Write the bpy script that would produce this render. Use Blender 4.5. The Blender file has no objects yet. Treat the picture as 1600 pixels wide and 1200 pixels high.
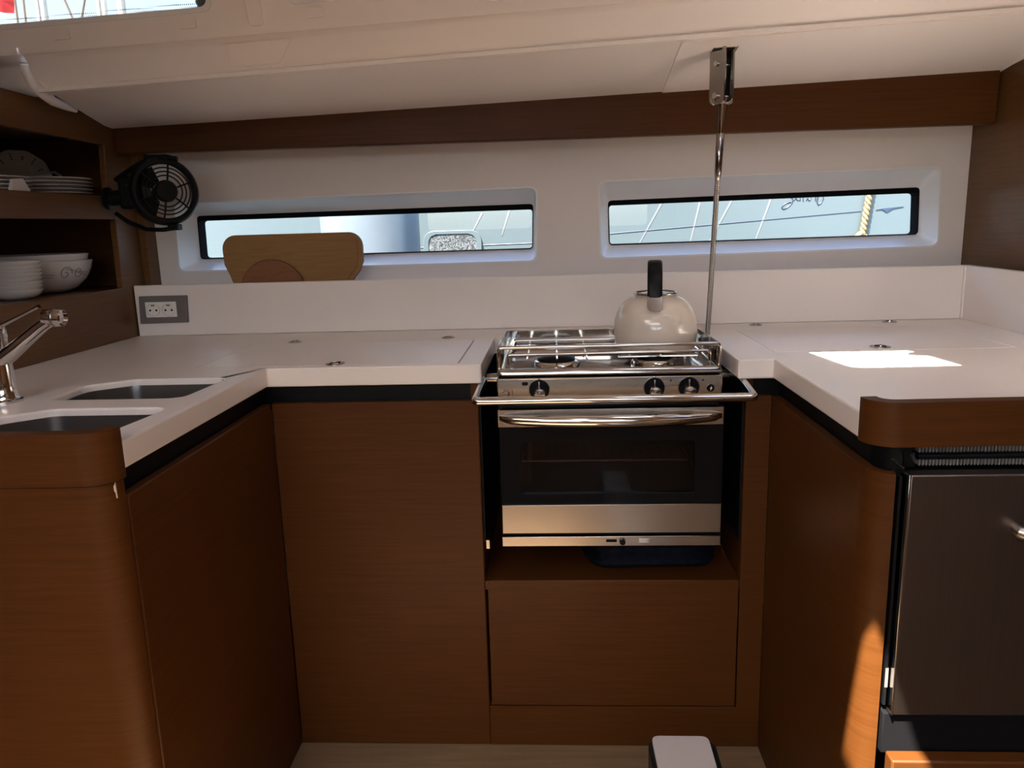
import bpy, bmesh, math, random
from mathutils import Vector, Matrix
from mathutils.geometry import tessellate_polygon

random.seed(4)
sc = bpy.context.scene
COL = sc.collection
PI = math.pi

# ------------------------------------------------------------------ camera
CAM_H = 0.285                      # eye above the worktop (worktop top is z = 0)
FPX, PITCH, YAW, ROLL = 1214.1, math.radians(11.572), math.radians(3.2444), math.radians(1.6424)
def cam_dir(u, v):
    c, s = math.cos(ROLL), math.sin(ROLL); u, v = c*u - s*v, s*u + c*v
    x, y, z = u, 1.0, -v
    c, s = math.cos(PITCH), math.sin(PITCH); y, z = c*y + s*z, -s*y + c*z
    c, s = math.cos(YAW), math.sin(YAW); x, y = c*x - s*y, s*x + c*y
    return Vector((x, y, z))
fw = cam_dir(0, 0); rt = cam_dir(1, 0) - fw; up = cam_dir(0, -1) - fw
cd = bpy.data.cameras.new('camera'); cam = bpy.data.objects.new('camera', cd); COL.objects.link(cam)
cam.matrix_world = Matrix(((rt.x, up.x, -fw.x, 0), (rt.y, up.y, -fw.y, 0), (rt.z, up.z, -fw.z, CAM_H), (0, 0, 0, 1)))
cd.sensor_width = 36; cd.lens = FPX/1600*36; cd.clip_start = 0.02; cd.clip_end = 400
sc.camera = cam

# ------------------------------------------------------------------ light
w = bpy.data.worlds.new('world'); sc.world = w; w.use_nodes = True
wn = w.node_tree.nodes; wl = w.node_tree.links
bg = wn['Background']
sky = wn.new('ShaderNodeTexSky'); sky.sky_type = 'NISHITA'; sky.sun_disc = False
sky.sun_elevation = math.radians(57); sky.sun_rotation = math.radians(215); sky.air_density = 1.0; sky.dust_density = 2.5
wl.new(sky.outputs[0], bg.inputs[0]); bg.inputs[1].default_value = 0.50
SUN_D = Vector((0.30, 0.42, -0.857)).normalized()
sd = bpy.data.lights.new('sun', 'SUN'); sd.energy = 20.0; sd.angle = 0.0093; sd.color = (1.0, 0.91, 0.80)
so = bpy.data.objects.new('sun', sd); COL.objects.link(so)
so.rotation_euler = SUN_D.to_track_quat('-Z', 'Y').to_euler(); so.location = (-2, -3, 5)
vs = sc.view_settings
vs.view_transform = 'Standard'; vs.look = 'None'; vs.gamma = 1; vs.use_curve_mapping = False
vs.exposure = 1.36
try:
    sc.cycles.use_denoising = True
    sc.cycles.max_bounces = 14; sc.cycles.diffuse_bounces = 8; sc.cycles.transparent_max_bounces = 16
    sc.cycles.sample_clamp_indirect = 6.0
except Exception:
    pass
def portal(x0, x1, y0, y1, z):      # sky sampling aid in each roof opening
    l = bpy.data.lights.new('hatch_portal', 'AREA'); l.shape = 'RECTANGLE'; l.size = x1-x0; l.size_y = y1-y0
    o = bpy.data.objects.new('hatch_portal', l); COL.objects.link(o); o.location = ((x0+x1)/2, (y0+y1)/2, z)
    l.cycles.is_portal = True

# ------------------------------------------------------------------ materials
def nt(name):
    m = bpy.data.materials.new(name); m.use_nodes = True
    return m, m.node_tree.nodes, m.node_tree.links, m.node_tree.nodes['Principled BSDF']
def plain(name, col, rough=0.5, metal=0.0, var=0.0, scale=8, bump=0.0, bscale=200, coat=0.0, stretch=(1, 1, 1)):
    m, n, l, b = nt(name)
    b.inputs['Base Color'].default_value = (*col, 1); b.inputs['Roughness'].default_value = rough; b.inputs['Metallic'].default_value = metal
    if coat: b.inputs['Coat Weight'].default_value = coat; b.inputs['Coat Roughness'].default_value = 0.08
    tc = n.new('ShaderNodeTexCoord'); mp = n.new('ShaderNodeMapping'); mp.inputs['Scale'].default_value = stretch
    l.new(tc.outputs['Object'], mp.inputs[0])
    nz = n.new('ShaderNodeTexNoise'); nz.inputs['Scale'].default_value = scale; nz.inputs['Detail'].default_value = 4
    l.new(mp.outputs[0], nz.inputs['Vector'])
    rp = n.new('ShaderNodeValToRGB')
    v = max(var, 0.01)
    rp.color_ramp.elements[0].position = 0.3; rp.color_ramp.elements[1].position = 0.7
    rp.color_ramp.elements[0].color = (*[c*(1-v) for c in col], 1); rp.color_ramp.elements[1].color = (*[min(1, c*(1+v)) for c in col], 1)
    l.new(nz.outputs['Fac'], rp.inputs[0]); l.new(rp.outputs[0], b.inputs['Base Color'])
    if bump:
        nb = n.new('ShaderNodeTexNoise'); nb.inputs['Scale'].default_value = bscale; l.new(mp.outputs[0], nb.inputs['Vector'])
        bp = n.new('ShaderNodeBump'); bp.inputs['Strength'].default_value = bump; bp.inputs['Distance'].default_value = 0.001
        l.new(nb.outputs['Fac'], bp.inputs['Height']); l.new(bp.outputs[0], b.inputs['Normal'])
    return m
def wood(name, dark, light, stretch=(5, 5, 150), rough=0.46, coat=0.05):
    m, n, l, b = nt(name)
    tc = n.new('ShaderNodeTexCoord'); mp = n.new('ShaderNodeMapping'); mp.inputs['Scale'].default_value = stretch
    l.new(tc.outputs['Object'], mp.inputs[0])
    a = n.new('ShaderNodeTexNoise'); a.inputs['Scale'].default_value = 1.0; a.inputs['Detail'].default_value = 6; a.inputs['Roughness'].default_value = 0.65
    a.inputs['Distortion'].default_value = 0.4
    l.new(mp.outputs[0], a.inputs['Vector'])
    big = n.new('ShaderNodeTexNoise'); big.inputs['Scale'].default_value = 2.2; big.inputs['Detail'].default_value = 2
    l.new(tc.outputs['Object'], big.inputs['Vector'])
    r1 = n.new('ShaderNodeValToRGB'); r1.color_ramp.elements[0].position = 0.28; r1.color_ramp.elements[1].position = 0.72
    r1.color_ramp.elements[0].color = (*dark, 1); r1.color_ramp.elements[1].color = (*light, 1)
    l.new(a.outputs['Fac'], r1.inputs[0])
    mx = n.new('ShaderNodeMixRGB'); mx.blend_type = 'MULTIPLY'; mx.inputs[0].default_value = 0.35
    r2 = n.new('ShaderNodeValToRGB'); r2.color_ramp.elements[0].color = (0.72, 0.66, 0.62, 1); r2.color_ramp.elements[1].color = (1, 1, 1, 1)
    r2.color_ramp.elements[0].position = 0.35; r2.color_ramp.elements[1].position = 0.65
    l.new(big.outputs['Fac'], r2.inputs[0]); l.new(r1.outputs[0], mx.inputs[1]); l.new(r2.outputs[0], mx.inputs[2])
    l.new(mx.outputs[0], b.inputs['Base Color'])
    b.inputs['Specular IOR Level'].default_value = 0.16
    b.inputs['Roughness'].default_value = rough; b.inputs['Coat Weight'].default_value = coat; b.inputs['Coat Roughness'].default_value = 0.25
    bp = n.new('ShaderNodeBump'); bp.inputs['Strength'].default_value = 0.12; bp.inputs['Distance'].default_value = 0.0006
    l.new(a.outputs['Fac'], bp.inputs['Height']); l.new(bp.outputs[0], b.inputs['Normal'])
    return m
def glass(name, tint=(0.95, 0.98, 1.0), gloss=0.05, rough=0.0):
    m = bpy.data.materials.new(name); m.use_nodes = True
    n = m.node_tree.nodes; l = m.node_tree.links; n.clear()
    o = n.new('ShaderNodeOutputMaterial'); t = n.new('ShaderNodeBsdfTransparent'); g = n.new('ShaderNodeBsdfGlossy'); x = n.new('ShaderNodeMixShader')
    t.inputs[0].default_value = (*tint, 1); g.inputs['Roughness'].default_value = rough; x.inputs[0].default_value = gloss
    l.new(t.outputs[0], x.inputs[1]); l.new(g.outputs[0], x.inputs[2]); l.new(x.outputs[0], o.inputs[0])
    return m

M = {}
M['wood'] = wood('oiled_teak_veneer', (0.063, 0.0200, 0.0036), (0.091, 0.0315, 0.0066))
M['bulkhead'] = wood('varnished_lit_veneer', (0.105, 0.046, 0.0125), (0.150, 0.068, 0.0205), rough=0.38, coat=0.3)  # lighter veneer, with window light on bulkhead and shelf put into its colour
M['floor'] = wood('floor_wood', (0.17, 0.115, 0.066), (0.25, 0.17, 0.10), (4, 60, 60))
M['raw'] = plain('raw_wood', (0.55, 0.42, 0.30), 0.8, var=0.15, scale=60)
M['bamboo'] = wood('bamboo_board', (0.26, 0.140, 0.050), (0.35, 0.195, 0.078), (9, 9, 130), 0.5, 0.0)
M['redwood'] = wood('round_board_wood', (0.20, 0.085, 0.040), (0.27, 0.12, 0.06), (30, 30, 90), 0.55, 0.0)
M['corian'] = plain('white_solid_surface', (0.83, 0.775, 0.735), 0.34, var=0.015, scale=5, coat=0.1)
M['liner'] = plain('white_gelcoat_liner', (0.88, 0.815, 0.765), 0.42, var=0.015, scale=3, bump=0.03, bscale=60)
M['wallwhite'] = plain('white_wall_liner', (0.76, 0.70, 0.66), 0.5, var=0.02, scale=3)
M['frame'] = plain('white_window_moulding', (0.80, 0.79, 0.78), 0.35, var=0.015)
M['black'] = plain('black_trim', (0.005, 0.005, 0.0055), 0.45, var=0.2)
M['gasket'] = plain('matt_black_rubber', (0.006, 0.006, 0.007), 0.95, var=0.1)
M['gasket'].node_tree.nodes['Principled BSDF'].inputs['Specular IOR Level'].default_value = 0.05
M['blackgloss'] = plain('black_gloss', (0.006, 0.006, 0.007), 0.10, var=0.1)
M['blackgloss'].node_tree.nodes['Principled BSDF'].inputs['Specular IOR Level'].default_value = 0.10
M['blackrub'] = plain('black_plastic', (0.0055, 0.006, 0.0065), 0.38, var=0.1)
for k_ in ('black', 'blackrub'): M[k_].node_tree.nodes['Principled BSDF'].inputs['Specular IOR Level'].default_value = 0.16
M['chrome'] = plain('polished_steel', (0.64, 0.62, 0.595), 0.08, 1.0, var=0.03)
M['steel'] = plain('brushed_steel', (0.42, 0.385, 0.345), 0.26, 1.0, var=0.05, scale=4, bump=0.05, bscale=8, stretch=(2, 2, 160))
M['steel_d'] = plain('fridge_steel', (0.15, 0.125, 0.11), 0.40, 1.0, var=0.05, scale=4, bump=0.05, bscale=8, stretch=(160, 160, 2))
M['rigsteel'] = plain('dull_polished_steel', (0.36, 0.34, 0.32), 0.14, 1.0, var=0.05)
M['finalu'] = plain('condenser_aluminium', (0.26, 0.24, 0.22), 0.6, var=0.05)
M['sink'] = plain('sink_steel', (0.26, 0.25, 0.245), 0.30, 1.0, var=0.05)
M['hob'] = plain('hob_steel', (0.46, 0.445, 0.43), 0.14, 1.0, var=0.04)
M['enamel'] = plain('cream_enamel', (0.74, 0.66, 0.56), 0.16, var=0.03, coat=0.6)
M['oven'] = plain('oven_enamel', (0.010, 0.010, 0.010), 0.6, var=0.2)
M['ovenglass'] = glass('oven_glass', (0.62, 0.60, 0.58), 0.018)
M['tint'] = glass('tinted_deck_glass', (0.60, 0.56, 0.50), 0.02)
M['pane'] = glass('window_glass', (0.93, 0.97, 1.0), 0.03)
M['porcelain'] = plain('white_porcelain', (0.66, 0.64, 0.63), 0.18, var=0.02, coat=0.4)
M['motif'] = plain('grey_print', (0.16, 0.15, 0.16), 0.4, var=0.2)
M['benchtop'] = plain('grey_white_laminate', (0.46, 0.43, 0.43), 0.4, var=0.02)
M['greyplate'] = plain('grey_plate', (0.16, 0.145, 0.135), 0.35, var=0.05)
M['whiteplastic'] = plain('white_plastic', (0.80, 0.78, 0.75), 0.35, var=0.01)
M['navy'] = plain('navy_cloth', (0.007, 0.009, 0.015), 0.95, var=0.35, scale=60, bump=0.6, bscale=400)
M['navy'].node_tree.nodes['Principled BSDF'].inputs['Specular IOR Level'].default_value = 0.05
M['hull'] = plain('pale_blue_gelcoat', (0.058, 0.074, 0.078), 0.35, var=0.03, scale=2)
M['white_out'] = plain('white_gelcoat_and_glints', (0.115, 0.118, 0.118), 0.3, var=0.02)  # outer side deck, also the painted reflections on the hull
M['blueink'] = plain('blue_lettering', (0.012, 0.020, 0.042), 0.4, var=0.1)
M['fender'] = plain('grey_fender_vinyl', (0.10, 0.12, 0.14), 0.35, var=0.05)
M['rope'] = plain('cream_rope', (0.15, 0.105, 0.045), 0.8, var=0.3, scale=90)
M['red'] = plain('red_flag_cloth', (0.65, 0.05, 0.07), 0.8, var=0.1)
M['alu'] = plain('white_mast_paint', (0.78, 0.79, 0.82), 0.35, var=0.03)
M['water'] = plain('harbour_water', (0.05, 0.10, 0.13), 0.12, var=0.3, scale=3, bump=0.8, bscale=6)
def canvas():
    m = bpy.data.materials.new('canopy_diffuser'); m.use_nodes = True
    n = m.node_tree.nodes; l = m.node_tree.links; n.clear()
    o = n.new('ShaderNodeOutputMaterial'); t = n.new('ShaderNodeBsdfTranslucent'); d = n.new('ShaderNodeBsdfDiffuse'); x = n.new('ShaderNodeMixShader')
    nz = n.new('ShaderNodeTexNoise'); nz.inputs['Scale'].default_value = 300; r = n.new('ShaderNodeValToRGB')
    r.color_ramp.elements[0].color = (0.80, 0.66, 0.52, 1); r.color_ramp.elements[1].color = (0.90, 0.77, 0.63, 1)
    l.new(nz.outputs['Fac'], r.inputs[0]); l.new(r.outputs[0], t.inputs[0]); l.new(r.outputs[0], d.inputs[0]); x.inputs[0].default_value = 0.45
    l.new(t.outputs[0], x.inputs[1]); l.new(d.outputs[0], x.inputs[2]); l.new(x.outputs[0], o.inputs[0])
    return m
M['canvas'] = canvas()  # cloth of the added canopy; passes sun on as soft warm light
def speckled():
    m, n, l, b = nt('speckled_port_glass')
    tc = n.new('ShaderNodeTexCoord'); v = n.new('ShaderNodeTexNoise'); v.inputs['Scale'].default_value = 190; v.inputs['Detail'].default_value = 3
    l.new(tc.outputs['Object'], v.inputs['Vector']); r = n.new('ShaderNodeValToRGB')
    r.color_ramp.elements[0].position = 0.44; r.color_ramp.elements[1].position = 0.58
    r.color_ramp.elements[0].color = (0.022, 0.023, 0.024, 1); r.color_ramp.elements[1].color = (0.11, 0.115, 0.115, 1)
    l.new(v.outputs['Fac'], r.inputs[0]); l.new(r.outputs[0], b.inputs['Base Color']); b.inputs['Roughness'].default_value = 0.3
    return m
M['speckle'] = speckled()
def frit():
    m = bpy.data.materials.new('dotted_frit'); m.use_nodes = True
    n = m.node_tree.nodes; l = m.node_tree.links; n.clear()
    o = n.new('ShaderNodeOutputMaterial'); t = n.new('ShaderNodeBsdfTransparent'); d = n.new('ShaderNodeBsdfDiffuse'); x = n.new('ShaderNodeMixShader')
    d.inputs[0].default_value = (0.05, 0.07, 0.10, 1)
    tc = n.new('ShaderNodeTexCoord'); v = n.new('ShaderNodeTexVoronoi'); v.inputs['Scale'].default_value = 230; v.inputs['Randomness'].default_value = 0
    l.new(tc.outputs['Object'], v.inputs['Vector'])
    c = n.new('ShaderNodeMath'); c.operation = 'LESS_THAN'; c.inputs[1].default_value = 0.40
    l.new(v.outputs['Distance'], c.inputs[0]); l.new(c.outputs[0], x.inputs[0])
    l.new(t.outputs[0], x.inputs[1]); l.new(d.outputs[0], x.inputs[2]); l.new(x.outputs[0], o.inputs[0])
    return m
M['frit'] = frit()

# ------------------------------------------------------------------ mesh helpers
def BM(): return bmesh.new()
def box(bm, x0, x1, y0, y1, z0, z1):
    v = [bm.verts.new(p) for p in ((x0,y0,z0),(x1,y0,z0),(x1,y1,z0),(x0,y1,z0),(x0,y0,z1),(x1,y0,z1),(x1,y1,z1),(x0,y1,z1))]
    for f in ((0,3,2,1),(4,5,6,7),(0,1,5,4),(1,2,6,5),(2,3,7,6),(3,0,4,7)): bm.faces.new([v[i] for i in f])
    return bm
def basis(d):
    d = Vector(d).normalized(); a = Vector((0,0,1)) if abs(d.z) < 0.9 else Vector((1,0,0))
    u = d.cross(a).normalized(); return u, d.cross(u).normalized()
def cyl(bm, p0, p1, r0, r1=None, seg=20, caps=True):
    r1 = r0 if r1 is None else r1
    p0, p1 = Vector(p0), Vector(p1); u, v = basis(p1-p0)
    A = [bm.verts.new(p0 + r0*(u*math.cos(t)+v*math.sin(t))) for t in [2*PI*i/seg for i in range(seg)]]
    B = [bm.verts.new(p1 + r1*(u*math.cos(t)+v*math.sin(t))) for t in [2*PI*i/seg for i in range(seg)]]
    for i in range(seg):
        j = (i+1) % seg; bm.faces.new((A[i], A[j], B[j], B[i]))
    if caps: bm.faces.new(A[::-1]); bm.faces.new(B)
    return bm
def tube(bm, pts, r, seg=10, closed=False):
    pts = [Vector(p) for p in pts]; n = len(pts); rings = []
    rad = r if isinstance(r, (list, tuple)) else [r]*n
    u = None
    for i, p in enumerate(pts):
        a = pts[(i-1) % n] if closed or i > 0 else p
        b = pts[(i+1) % n] if closed or i < n-1 else p
        d = (b-a).normalized()
        if u is None: u, _ = basis(d)
        u = (u - d*u.dot(d)).normalized(); v = d.cross(u)
        rings.append([bm.verts.new(p + rad[i]*(u*math.cos(2*PI*k/seg)+v*math.sin(2*PI*k/seg))) for k in range(seg)])
    m = n if closed else n-1
    for i in range(m):
        A, B = rings[i], rings[(i+1) % n]
        for k in range(seg):
            j = (k+1) % seg; bm.faces.new((A[k], A[j], B[j], B[k]))
    if not closed: bm.faces.new(rings[0][::-1]); bm.faces.new(rings[-1])
    return bm
def lathe(bm, prof, c=(0,0,0), axis=(0,0,1), seg=40, wob=None, caps=True):
    c = Vector(c); ax = Vector(axis).normalized(); u, v = basis(ax); rings = []
    for r, h in prof:
        ring = []
        for k in range(seg):
            t = 2*PI*k/seg; rr = r*(1 + (wob(t) if wob else 0))
            ring.append(bm.verts.new(c + ax*h + max(rr, 1e-5)*(u*math.cos(t)+v*math.sin(t))))
        rings.append(ring)
    for A, B in zip(rings, rings[1:]):
        for k in range(seg):
            j = (k+1) % seg; bm.faces.new((A[k], A[j], B[j], B[k]))
    if caps and prof[0][0] > 1e-4: bm.faces.new(rings[0][::-1])
    if caps and prof[-1][0] > 1e-4: bm.faces.new(rings[-1])
    return bm
def prism(bm, outer, holes, fn, a, b):
    """2-D outline (with holes) extruded from a to b; fn(u, v, w) gives the 3-D point."""
    loops = [list(outer)] + [list(h) for h in holes]
    flat = [p for L in loops for p in L]
    tris = tessellate_polygon([[Vector((p[0], p[1], 0)) for p in L] for L in loops])
    va = [bm.verts.new(fn(p[0], p[1], a)) for p in flat]; vb = [bm.verts.new(fn(p[0], p[1], b)) for p in flat]
    for t in tris:
        for vv, tt in ((va, t), (vb, t[::-1])):
            try: bm.faces.new([vv[i] for i in tt])
            except ValueError: pass
    k = 0
    for L in loops:
        n = len(L)
        for i in range(n):
            j = (i+1) % n; bm.faces.new((va[k+i], va[k+j], vb[k+j], vb[k+i]))
        k += n
    bmesh.ops.recalc_face_normals(bm, faces=bm.faces)
    return bm
def XY(u, v, w): return (u, v, w)
def XZ(u, v, w): return (u, w, v)
def YZ(u, v, w): return (w, u, v)
def rquad(cs, r, n=6):
    """rounded polygon from corner list"""
    out = []; m = len(cs); rr = r if isinstance(r, (list, tuple)) else [r]*m
    for i in range(m):
        p, a, b = Vector(cs[i]), Vector(cs[i-1]), Vector(cs[(i+1) % m])
        da, db = (a-p).normalized(), (b-p).normalized()
        if rr[i] <= 0: out.append(tuple(p)); continue
        ang = da.angle(db); t = min(rr[i]/math.tan(ang/2), 0.49*(a-p).length, 0.49*(b-p).length)
        q0, q1 = p+da*t, p+db*t
        for k in range(n+1):
            s = k/n; out.append(tuple(q0*(1-s)**2 + p*2*s*(1-s) + q1*s*s))
    return out
def rrect(x0, x1, y0, y1, r, n=6): return rquad([(x0,y0),(x1,y0),(x1,y1),(x0,y1)], r, n)
def loft(bm, loops, cap0=False, cap1=False):
    rings = [[bm.verts.new(p) for p in L] for L in loops]
    for A, B in zip(rings, rings[1:]):
        n = len(A)
        for i in range(n):
            j = (i+1) % n; bm.faces.new((A[i], A[j], B[j], B[i]))
    if cap0: bm.faces.new(rings[0][::-1])
    if cap1: bm.faces.new(rings[-1])
    bmesh.ops.recalc_face_normals(bm, faces=bm.faces)
    return bm
def obj(name, bm, mat, parent=None, bevel=0, smooth=35, label=None, kind=None):
    me = bpy.data.meshes.new(name); bm.to_mesh(me); bm.free()
    me.materials.append(M[mat] if isinstance(mat, str) else mat)
    if smooth:
        me.polygons.foreach_set('use_smooth', [True]*len(me.polygons)); me.set_sharp_from_angle(angle=math.radians(smooth))
    o = bpy.data.objects.new(name, me); COL.objects.link(o)
    if parent is not None:
        o.parent = parent; o.matrix_parent_inverse = wm(parent).inverted()
    if bevel:
        b = o.modifiers.new('edge', 'BEVEL'); b.width = bevel; b.segments = 2; b.limit_method = 'ANGLE'; b.angle_limit = math.radians(40)
    if label: o['label'] = label
    if kind: o['kind'] = kind
    return o
def wm(o):
    m = Matrix.LocRotScale(o.location, o.rotation_euler, o.scale)
    return wm(o.parent) @ o.matrix_parent_inverse @ m if o.parent else m
def tag(o, label, cat, group=None):
    o['label'] = label; o['category'] = cat
    if group: o['group'] = group
    return o
def thing(name, label, cat, loc, group=None):
    o = bpy.data.objects.new(name, None); COL.objects.link(o); o.location = loc; o.empty_display_size = 0.05
    return tag(o, label, cat, group)
def struct(name, bm, mat, bevel=0, label=None, parent=None, smooth=35):
    o = obj(name, bm, mat, parent, bevel, smooth)
    if parent is None:
        o['kind'] = 'structure'
        if label: o['label'] = label
    return o
def dup(root, delta, label):
    r = root.copy(); COL.objects.link(r); r.location = root.location + Vector(delta); r['label'] = label
    for ch in root.children:
        c = ch.copy(); COL.objects.link(c); c.parent = r
        for g in ch.children:
            d = g.copy(); COL.objects.link(d); d.parent = c
    return r
ORD = ['topmost', 'second from the top', 'third from the top', 'fourth from the top', 'fifth from the top', 'sixth from the top', 'seventh from the top', 'eighth from the top', 'lowest']

ZF = -0.913                                   # cabin sole
XL, XR, YF, YP, YB, YW = -0.615, 0.45, 1.60, 1.617, 2.17, 2.30
ROOF = 0.95

# ================================================================== structure
struct('floor', box(BM(), -1.75, 1.2, -2.8, 2.3, ZF-0.03, ZF), 'floor')
# roof with companionway, a deck hatch, a slot shaped for a sun patch, added openings
holes = [rrect(-1.35, 0.50, -2.40, -0.95, 0.05), rquad([(.2255,1.007),(.4365,1.012),(.4265,1.137),(.395,1.145),(.393,1.165),(.418,1.178),(.4175,1.2025),(.2005,1.2035)], [.028,.012,.004,.004,.004,.004,.006,.006], 4),
         [(-.085,.16),(.030,.16),(.030,.475),(.008,.472),(-.085,.385)], rrect(.56,.80,.66,.92,.02), rrect(-1.25,-.55,-.55,.05,.03)]  # last two openings added out of view, so their sun patches bounce light
roof = struct('ceiling', prism(BM(), [(-1.75,-2.8),(1.2,-2.8),(1.2,1.70),(-1.75,1.70)], holes, XY, ROOF, ROOF+0.03), 'liner')
for k in range(8):
    xa = .215 + k*.026
    obj('hatch_screen_wire', tube(BM(), [(xa,1.0,ROOF+.02),(xa-.02,1.21,ROOF+.02)], .0022, 6), 'steel', roof)
portal(-1.35, 0.50, -2.40, -0.95, ROOF+0.02)
struct('wall_left', box(BM(), -1.79, -1.75, -2.84, 2.36, ZF, 1.0), 'wood')
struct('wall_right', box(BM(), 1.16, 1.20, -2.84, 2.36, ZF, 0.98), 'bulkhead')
struct('wall_rear', prism(BM(), [(-1.75,ZF),(1.2,ZF),(1.2,0.98),(-1.75,0.98)], [rrect(-1.2,-0.2,0.25,0.62,0.05), rrect(0.0,0.9,0.25,0.62,0.05)], XZ, -2.84, -2.80), 'wood')

# window wall with two recessed lights
WO = [rquad([(-1.113,.374),(-.044,.388),(-.049,.181),(-1.118,.176)], .022), rquad([(.135,.398),(1.08,.408),(1.09,.193),(.139,.183)], .022)]
WI = [rquad([(-1.075,.337),(-.056,.343),(-.060,.213),(-1.077,.209)], .012), rquad([(.165,.346),(1.055,.357),(1.060,.225),(.168,.218)], .012)]
struct('wall_back', prism(BM(), [(-1.75,-.95),(1.19,-.95),(1.19,.72),(-1.75,.72)], WO, XZ, YW, YW+0.012), 'wallwhite')
def shrink(L, d):
    cx = sum(p[0] for p in L)/len(L); cz = sum(p[1] for p in L)/len(L)
    w_ = max(p[0] for p in L)-cx; h_ = max(p[1] for p in L)-cz
    return [(cx+(p[0]-cx)*(1-d/w_), cz+(p[1]-cz)*(1-d/h_)) for p in L]
for k in range(2):
    o, i = WO[k], WI[k]
    wnd = struct('window_%d' % (k+1), loft(BM(), [[(x, YW-0.004, z) for x, z in shrink(o, -0.004)], [(x, YW-0.004, z) for x, z in shrink(o, 0.001)], [(x, YW+0.01, z) for x, z in shrink(o, 0.004)], [(x, YW+0.055, z) for x, z in shrink(i, -0.006)], [(x, YW+0.06, z) for x, z in i]]), 'frame')
    wnd['label'] = ['left long narrow cabin window in a white recess', 'right long narrow cabin window in a white recess'][k]
    zlo = min(p[1] for p in i); zhi = max(p[1] for p in i)
    op = [(x, z-.0125*(z-zlo)/(zhi-zlo)) for x, z in shrink(i, .002)]
    obj('gasket', loft(BM(), [[(x, YW+0.058, z) for x, z in shrink(i, -0.001)], [(x, YW+0.058, z) for x, z in op], [(x, YW+0.105, z) for x, z in op], [(x, YW+0.105, z) for x, z in shrink(i, -0.03)]]), 'gasket', wnd)
    obj('pane', prism(BM(), shrink(i, -0.002), [], XZ, YW+0.088, YW+0.094), 'pane', wnd, smooth=0)

# wooden beam over the windows
def beam_top(x): return 0.575 + 0.0281*(x+1.165)
bm = BM(); prism(bm, [(-1.20,.507),(1.152,.507),(1.152,beam_top(1.152)+.012),(-1.20,beam_top(-1.2)+.012)], [], XZ, YB, YB+0.035)
struct('trim_1', bm, 'wood', bevel=0.003, label='long wooden beam between the ceiling and the windows')

# side deck underside: two panels meeting at a slanted seam
def lip(x): return 0.6506 + 0.0387*x
def deckz(x, y):
    t = (YB - y)/(YB - 1.80); return beam_top(x)*(1-t) + lip(x)*t
def deck_plate(xs_front, xs_back, dz, th=0.007):
    bm = BM(); rows = []
    ny = 8
    for s in (0, 1):
        for q in range(ny+1):
            y = 1.80 + (2.36-1.80)*q/ny; xs = xs_front[s]*(1-q/ny) + xs_back[s]*q/ny
            rows.append([bm.verts.new((xs, y, deckz(xs, y)+dz)), bm.verts.new((xs, y, deckz(xs, y)+dz+th))])
    A, B = rows[:ny+1], rows[ny+1:]
    for q in range(ny):
        bm.faces.new((A[q][0], A[q+1][0], B[q+1][0], B[q][0])); bm.faces.new((A[q][1], B[q][1], B[q+1][1], A[q+1][1]))
        bm.faces.new((A[q][0], A[q][1], A[q+1][1], A[q+1][0])); bm.faces.new((B[q][0], B[q+1][0], B[q+1][1], B[q][1]))
    bm.faces.new((A[0][0], B[0][0], B[0][1], A[0][1])); bm.faces.new((A[ny][0], A[ny][1], B[ny][1], B[ny][0]))
    bmesh.ops.recalc_face_normals(bm, faces=bm.faces); return bm
dk = struct('ceiling_side', deck_plate((-1.128, 0.287), (-1.25, 0.30), 0.0), 'liner', label='sloping white side deck panel over the galley windows')
obj('ceiling_panel', deck_plate((0.285, 1.16), (0.298, 1.16), -0.0025), 'liner', dk)

# coachroof side: lip, face, moulded step, window band
def coach(x, y, dz): return (x, y, lip(x)+dz)
def strip(prof, xs):
    bm = BM(); g = [[bm.verts.new(coach(x, y, d)) for (y, d) in prof] for x in xs]
    for i in range(len(xs)-1):
        for j in range(len(prof)-1): bm.faces.new((g[i][j], g[i+1][j], g[i+1][j+1], g[i][j+1]))
    bmesh.ops.recalc_face_normals(bm, faces=bm.faces); return bm
CP = [(1.84,.004),(1.803,.004),(1.797,.000),(1.791,.001),(1.789,.009),(1.795,.012),(1.792,.017),(1.768,.062),(1.758,.070),(1.745,.072),(1.740,.077),(1.738,.086)]
wu = struct('wall_upper', strip(CP, [-1.152,-.6,0,.6,1.2]), 'liner', label='white moulded coachroof side above the galley')
obj('end_face', strip([(1.86,.006),(1.84,.012),(1.825,.030),(1.813,.062),(1.803,.069)] + CP[9:], [-1.75,-1.40,-1.150]), 'liner', wu)
def band(u, v, w): y = 1.738 - 0.038*v/0.165; return coach(u, y + w, 0.086 + v)
W3 = [rrect(-1.62, -0.712, 0.040, 0.135, 0.022), rrect(-0.545, 0.62, 0.040, 0.135, 0.022)]
obj('window_band', prism(BM(), [(-1.75,0),(1.2,0),(1.2,.20),(-1.75,.20)], W3, band, 0.0, 0.006), 'liner', wu)
obj('roof_cove', strip([(1.692,.286),(1.685,.40),(1.66,.45)], [-1.75,-.6,.6,1.2]), 'liner', wu)
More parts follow.
